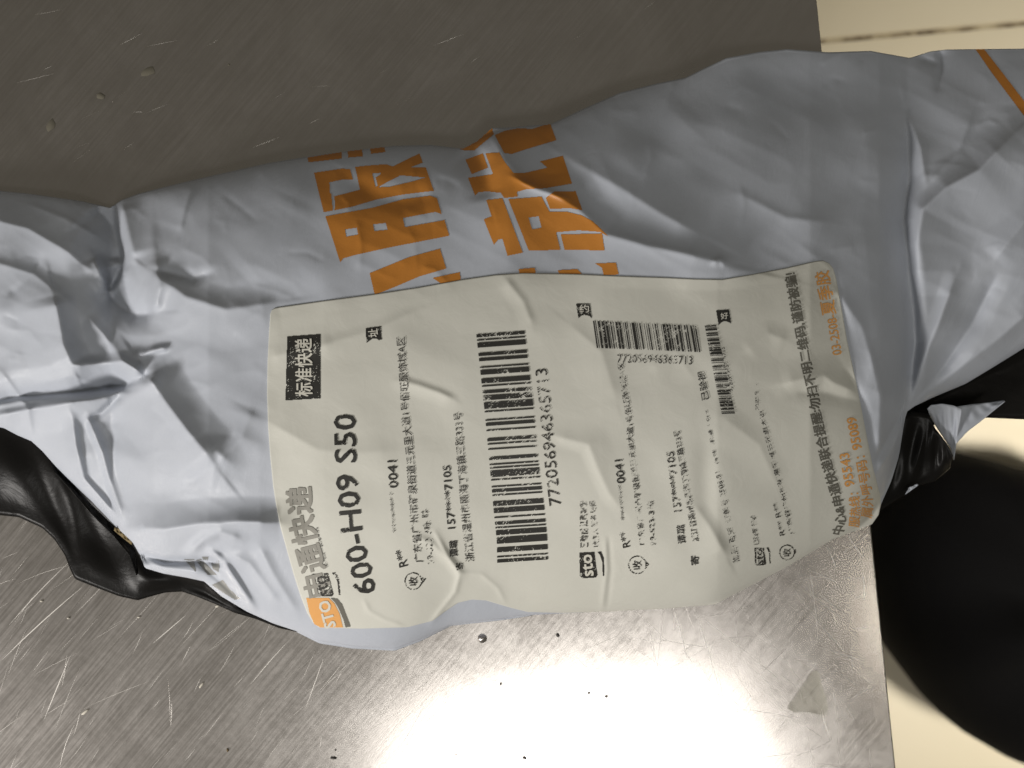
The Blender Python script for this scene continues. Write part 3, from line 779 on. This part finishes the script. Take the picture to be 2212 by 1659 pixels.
# receiver / sender, first block
text('R**', ZB((1186, 930), (1150, 790)), 20, INK, 0.008); text('********', ZB((1085, 655), (1058, 310)), 8, INKW)
text('0041', ZB((1104, 275), (1090, 45)), 20, INK, 0.014)
text('广东省广州市矿泉街道三元里大道1号佰旺服饰城A区', ZB((1318, 900), (1272, 510), (1245, 50)) + ZA((1462, 1330), (1442, 1200), (1424, 850), (1390, 372)), 20, INKW, 0.004)
text('99-523-3栋 陕', ZB((1412, 915), (1365, 450)), 19, INKF)
text('谭璐', ZB((1606, 852), (1598, 718)), 18, INK, 0.016); text('157****7105', ZB((1585, 618), (1542, 88)), 18, INK, 0.010)
text('寄', ZB((1655, 962), (1648, 902)), 17, INKW, 0.014)
text('浙江省温州市瓯海丁海镇三路333号', ZB((1745, 892), (1705, 500), (1672, 60)) + ZC((905, 1560), (892, 1380), (872, 1066)), 20, INKW, 0.004)

# barcodes: code 128
PAT = '212222 222122 222221 121223 121322 131222 122213 122312 132212 221213 221312 231212 112232 122132 122231 113222 123122 123221 223211 221132 221231 213212 223112 312131 311222 321122 321221 312212 322112 322211 212123 212321 232121 111323 131123 131321 112313 132113 132311 211313 231113 231311 112133 112331 132131 113123 113321 133121 313121 211331 231131 213113 213311 213131 311123 311321 331121 312113 312311 332111 314111 221411 431111 111224 111422 121124 121421 141122 141221 112214 112412 122114 122411 142112 142211 241211 221114 413111 241112 134111 111242 121142 121241 114212 124112 124211 411212 421112 421211 212141 214121 412121 111143 111341 131141 114113 114311 411113 411311 113141 114131 311141 411131 211412 211214 211232 2331112'.split()
num = '772056946365713'
codes = [105] + [int(num[i:i + 2]) for i in range(0, 14, 2)] + [100, ord(num[-1]) - 32]
codes.append((codes[0] + sum(i * c for i, c in enumerate(codes) if i)) % 103); codes.append(106)
def barcode(name, left, right, mat, sub):
    """left/right: long edges from first to last bar"""
    fl_, fr = along(left), along(right)
    w = [int(c) for k in codes for c in PAT[k]]; tot = sum(w); x = 0; vl, fc = [], []
    for k, wd_ in enumerate(w):
        if k % 2 == 0:
            t0, t1 = (x + 0.06) / tot, (x + wd_ - 0.06) / tot
            ns = max(1, wd_)
            for a in range(ns):
                q0, q1 = t0 + (t1 - t0) * a / ns, t0 + (t1 - t0) * (a + 1) / ns
                P = [fl_([q0])[0][0], fl_([q1])[0][0], fr([q1])[0][0], fr([q0])[0][0]]
                for j in range(sub):
                    u0, u1 = j / sub, (j + 1) / sub; b = len(vl)
                    vl += [P[0] * (1 - u0) + P[3] * u0, P[1] * (1 - u0) + P[2] * u0, P[1] * (1 - u1) + P[2] * u1, P[0] * (1 - u1) + P[3] * u1]
                    fc.append((b, b + 1, b + 2, b + 3))
        x += wd_
    return put(name, vl, fc, mat)
barcode('barcode', [(1074, 1216), (1073, 1169), (1067, 1110), (1057.5, 1004), (1046, 881), (1028.8, 722)], [(1184, 1209), (1182, 1165), (1176, 1100), (1163, 1000), (1152, 875), (1133, 714.5)], INK, 24)
text(num, ZD((938, 578), (905, 330), (882, 60)) + ZC((1812, 1400), (1800, 1300), (1772, 950), (1732, 618)), 26, INKW, -0.006)
barcode('barcode', ZE((390, 572), (900, 590), (1445, 615)), ZE((350, 295), (880, 322), (1400, 345)), INK, 16)
text(num, ZE((598, 722), (980, 728), (1362, 742)), 18, INKW, -0.006)
barcode('barcode', ZE((1797, 1238), (1700, 780), (1605, 338)), ZE((1662, 1243), (1570, 790), (1488, 345)), INK, 8)
text('已验视', ZE((1535, 1095), (1488, 805)), 17, INK, 0.010)
text('772056946365713', ZE((1790, 1010), (1690, 560)), 9, INKF)
# second block
text('已验视 江西财宏', ZD((1175, 955), (1165, 545)), 18, INKF, 0.010); text('收件人 签名 时间', ZD((1272, 948), (1238, 545)), 14, INKF, 0.006)
text('R**', ZF((168, 1222), (135, 1085)), 18, INKW, 0.008); text('*******', ZF((112, 990), (82, 680)), 8, INKW)
text('0041', ZF((120, 662), (98, 455)), 18, INK, 0.016)
text('广东省广州市矿泉街道三元里大道1号佰旺服饰城A区', ZF((300, 1212), (248, 700), (190, 280)) + ZE((760, 1340), (710, 1010), (665, 720)), 15, INKF, 0.010)
text('99-523-3栋', ZF((392, 1215), (370, 820)), 15, INKF, 0.012)
text('谭璐', ZF((655, 1195), (640, 1028)), 18, INK, 0.010); text('157****7105', ZF((615, 912), (545, 383)), 17, INKW, 0.016)
text('寄', ZF((770, 1385), (765, 1303)), 18, INK, 0.010)
text('浙江省温州市瓯海丁海镇三路333号', ZF((770, 1175), (680, 650), (600, 195)), 15, INKF, 0.010)
text('物品: 百货  订单号 2508-91', ZF((1130, 1362), (1060, 1000), (960, 560)), 15, INKF, 0.006)
text('备注: 重量 1.0kg', ZF((945, 500), (890, 230), (850, 20)), 9, INKF, 0.006)
text('已验视 签收', ZF((1300, 1205), (1268, 940)), 12, INKF, 0.008)
text('R** R**', ZF((1528, 1122), (1465, 835)), 12, INKW, 0.006)
text('广东省广州市矿泉街道三元里大道', ZF((1610, 1110), (1540, 800), (1440, 440), (1372, 180), (1335, 20)), 11, INKF, 0.012)
text('陕西号店', ZE((2042, 1200), (2030, 920)), 8, INKF)
# preprinted warnings
text('中心&申通快递联合提醒:勿扫不明二维码,谨防被骗!', ZH((738, 1432), (782, 1330), (772, 1200), (748, 1060), (700, 900), (645, 715), (606, 550), (556, 310), (528, 190)) + ZG((835, 1450), (795, 1260), (748, 1050), (705, 800), (668, 620), (606, 270), (584, 148)), 26, DGREYINK, 0.02)
text('03-2508-', ZG((1046, 968), (985, 568)), 20, ORANGEL, 0.012); text('夏季胶', ZG((990, 560), (915, 128)), 32, ORANGEL, 0.014)
text('服热线：', ZH((905, 1350), (920, 1180), (905, 1000)), 24, ORANGEL, 0.014); text('95543', ZH((860, 932), (800, 603)), 21, ORANGEL, 0.02)
text('属外呼号码：', ZH((1030, 1262), (1048, 1140), (1030, 950), (995, 760), (968, 628)), 25, ORANGEL, 0.014); text('95089', ZH((936, 565), (872, 243)), 21, ORANGEL, 0.02)

# ------------------------------------------------------------------ things on the table and floor
def bit(name, lab, cat, x, y, pts, h, mat, group=None):
    c = world(x, y, 0.0); n = len(pts); v = []
    for (sx, z) in ((1.0, 0.0001), (1.05, h * 0.5), (0.6, h)):
        for (a, b) in pts:
            p = world(x + a * sx, y + b * sx, 0.0); v.append((p[0] - c[0], p[1] - c[1], z))
    f = [tuple(range(n))[::-1], tuple(range(2 * n, 3 * n))]
    for k in range(2):
        for i in range(n): f.append((k * n + i, k * n + (i + 1) % n, (k + 1) * n + (i + 1) % n, (k + 1) * n + i))
    o = mesh_obj(name, v, f, mat); o.location = tuple(float(q) for q in c); tag(o, lab, cat, group); return o
CR = mat_plain('crumb_dark', (0.06, 0.055, 0.05)); CL = mat_plain('crumb_pale', (0.62, 0.58, 0.50)); CB = mat_plain('crumb_brown', (0.12, 0.08, 0.03))
def blob(rx, ry, seed, rot=0.0):
    r = random.Random(seed); out = []
    for k in range(9):
        a = 6.283 * k / 9; q = 1 + r.uniform(-0.25, 0.25); x, y = rx * q * math.cos(a), ry * q * math.sin(a)
        out.append((x * math.cos(rot) - y * math.sin(rot), x * math.sin(rot) + y * math.cos(rot)))
    return out[::-1]
GD = 'dark specks scattered on the steel'
for k, (x, y, a, b) in enumerate(((720, 1637, 11, 5), (1205, 1372, 7, 6), (1133, 1637, 6, 6), (1082, 1477, 4, 5), (1272, 1497, 5, 3), (1310, 1504, 5, 4), (985, 1630, 3, 3), (725, 1620, 3, 4))):
    bit('crumb', 'tiny dark grey crumb lying in the bright glare on the steel', 'crumb', x, y, blob(a * 0.6, b * 0.6, k), 0.0005, CR, GD if k else None) if k else bit('crumb', 'elongated dark crumb beside a tiny speck on the steel', 'crumb', x, y, blob(a * 0.6, b * 0.6, k), 0.0005, CR)
GP = 'pale crumbs scattered on the steel'
for k, (x, y, a, b, r) in enumerate(((184, 1538, 9, 2.2, -0.7), (470, 1309, 5, 2.2, -0.6), (300, 1333, 3, 2, 0), (435, 1480, 7, 2.4, -1.0), (148, 1335, 3, 2, 0), (90, 1298, 3, 2, 0))):
    bit('crumb', 'small pale sliver lying on the scratched steel below the black lining', 'crumb', x, y, blob(a, b, k + 20, r), 0.0005, CL, GP)
bit('crumb', 'brown crumb in glare on the steel', 'crumb', 492, 1620, blob(2.5, 4, 77), 0.0005, CB)
for k, (x, y, a, b, r) in enumerate(((320, 155, 14, 10, -0.3), (218, 208, 9, 7, 0.5), (110, 272, 8, 15, 0.5), (495, 140, 2.5, 2.5, 0))):
    bit('residue_spot', 'dried pale spot on the dim steel beyond the parcel', 'spot', x, y, blob(a, b, k + 40, r), 0.00006, mat_plain('residue', (0.125, 0.115, 0.09), 0.9, 0.05), 'dried spots on the far steel')
# clear tape scrap: slightly curled, uneven
tpx = [(1700, 1531), (1705, 1520), (1735, 1478), (1752, 1451), (1765, 1447), (1768, 1452), (1776, 1482), (1786, 1512), (1788, 1536), (1780, 1545), (1764, 1543), (1740, 1538), (1718, 1540)]
tc = world(1752, 1507, 0.0); tv_, tf_ = [], []
for ring, (k, z) in enumerate(((1.0, 0.0006), (0.94, 0.00025), (0.6, 0.0003), (0.0, 0.0003))):
    for (x, y) in tpx:
        p = world(1752 + (x - 1752) * k, 1507 + (y - 1507) * k, 0); tv_.append((p[0] - tc[0], p[1] - tc[1], z))
nt = len(tpx)
for r in range(3):
    for i in range(nt): tf_.append((r * nt + i, r * nt + (i + 1) % nt, (r + 1) * nt + (i + 1) % nt, (r + 1) * nt + i))
tape = mesh_obj('tape_scrap', tv_, tf_, TAPE); tape.location = tuple(float(q) for q in tc)
so = tape.modifiers.new('thickness', 'SOLIDIFY'); so.thickness = 0.00012; so.offset = -1
tag(tape, 'triangular scrap of clear tape stuck on the steel near its edge', 'tape')
# raised dimple in the steel
dv, df = [], []
dc = world(1042, 1379, 0)
for r in range(7):
    q = r / 6
    for k in range(20):
        a = 6.283 * k / 20; dv.append((dc[0] - tl.x + 0.0016 * (1 - q) * math.cos(a), dc[1] - tl.y + 0.0016 * (1 - q) * math.sin(a), TZ + 0.00002 + 0.0009 * math.sin(q * math.pi / 2)))
for r in range(6):
    for k in range(20): df.append((r * 20 + k, r * 20 + (k + 1) % 20, (r + 1) * 20 + (k + 1) % 20, (r + 1) * 20 + k))
mesh_obj('weld_bump', dv, df, STEEL, table)

# soft black sack on the floor
out = [(2068, 976), (2101, 985), (2130, 990), (2171, 1004), (2212, 1013), (2330, 1020), (2480, 1100), (2560, 1300), (2500, 1520), (2400, 1640), (2300, 1672), (2212, 1645), (2145, 1618), (2080, 1580), (2030, 1540), (1985, 1495), (1940, 1435), (1905, 1380), (1880, 1320),
       (1850, 1200), (1860, 1080), (1950, 990), (2010, 972)]
SZ = FLZ + 0.10
bc = world(2210, 1300, FLZ); OP = resample(out + out[:1], 97)[:96]
sv2, sf2 = [], []
rg = np.random.RandomState(4); ph = rg.rand(8) * 6.28
prof = [(0.80, 0.001), (0.93, 0.03), (1.0, 0.10), (0.985, 0.13), (0.93, 0.165), (0.82, 0.195), (0.66, 0.215), (0.48, 0.226), (0.28, 0.232), (0.1, 0.234)]
for (k, z) in prof:
    for i, (x, y) in enumerate(OP):
        a = 6.283 * i / 96; X = 2210 + (x - 2210) * k; Y = 1300 + (y - 1300) * k
        w3 = world(X, Y, SZ); zz = z * (1 + (0.10 * math.sin(3 * a + ph[0]) + 0.05 * math.sin(7 * a + ph[1] + 4 * k)) * (1 - k) ** 0.5 * (1 if k < 1 else 0))
        sv2.append((w3[0] - bc[0], w3[1] - bc[1], zz))
for r in range(len(prof) - 1):
    for i in range(96): sf2.append((r * 96 + i, r * 96 + (i + 1) % 96, (r + 1) * 96 + (i + 1) % 96, (r + 1) * 96 + i))
sf2.append(tuple(range(96))[::-1]); sf2.append(tuple((len(prof) - 1) * 96 + i for i in range(96)))
sack = mesh_obj('cloth_sack', sv2, sf2, CLOTH); sack.location = (float(bc[0]), float(bc[1]), 0.0)
bm = bmesh.new(); bm.from_mesh(sack.data); bmesh.ops.recalc_face_normals(bm, faces=bm.faces[:]); bm.to_mesh(sack.data); bm.free()
tag(sack, 'rounded matt black bundle on the cream tiled floor beside the table', 'bundle')
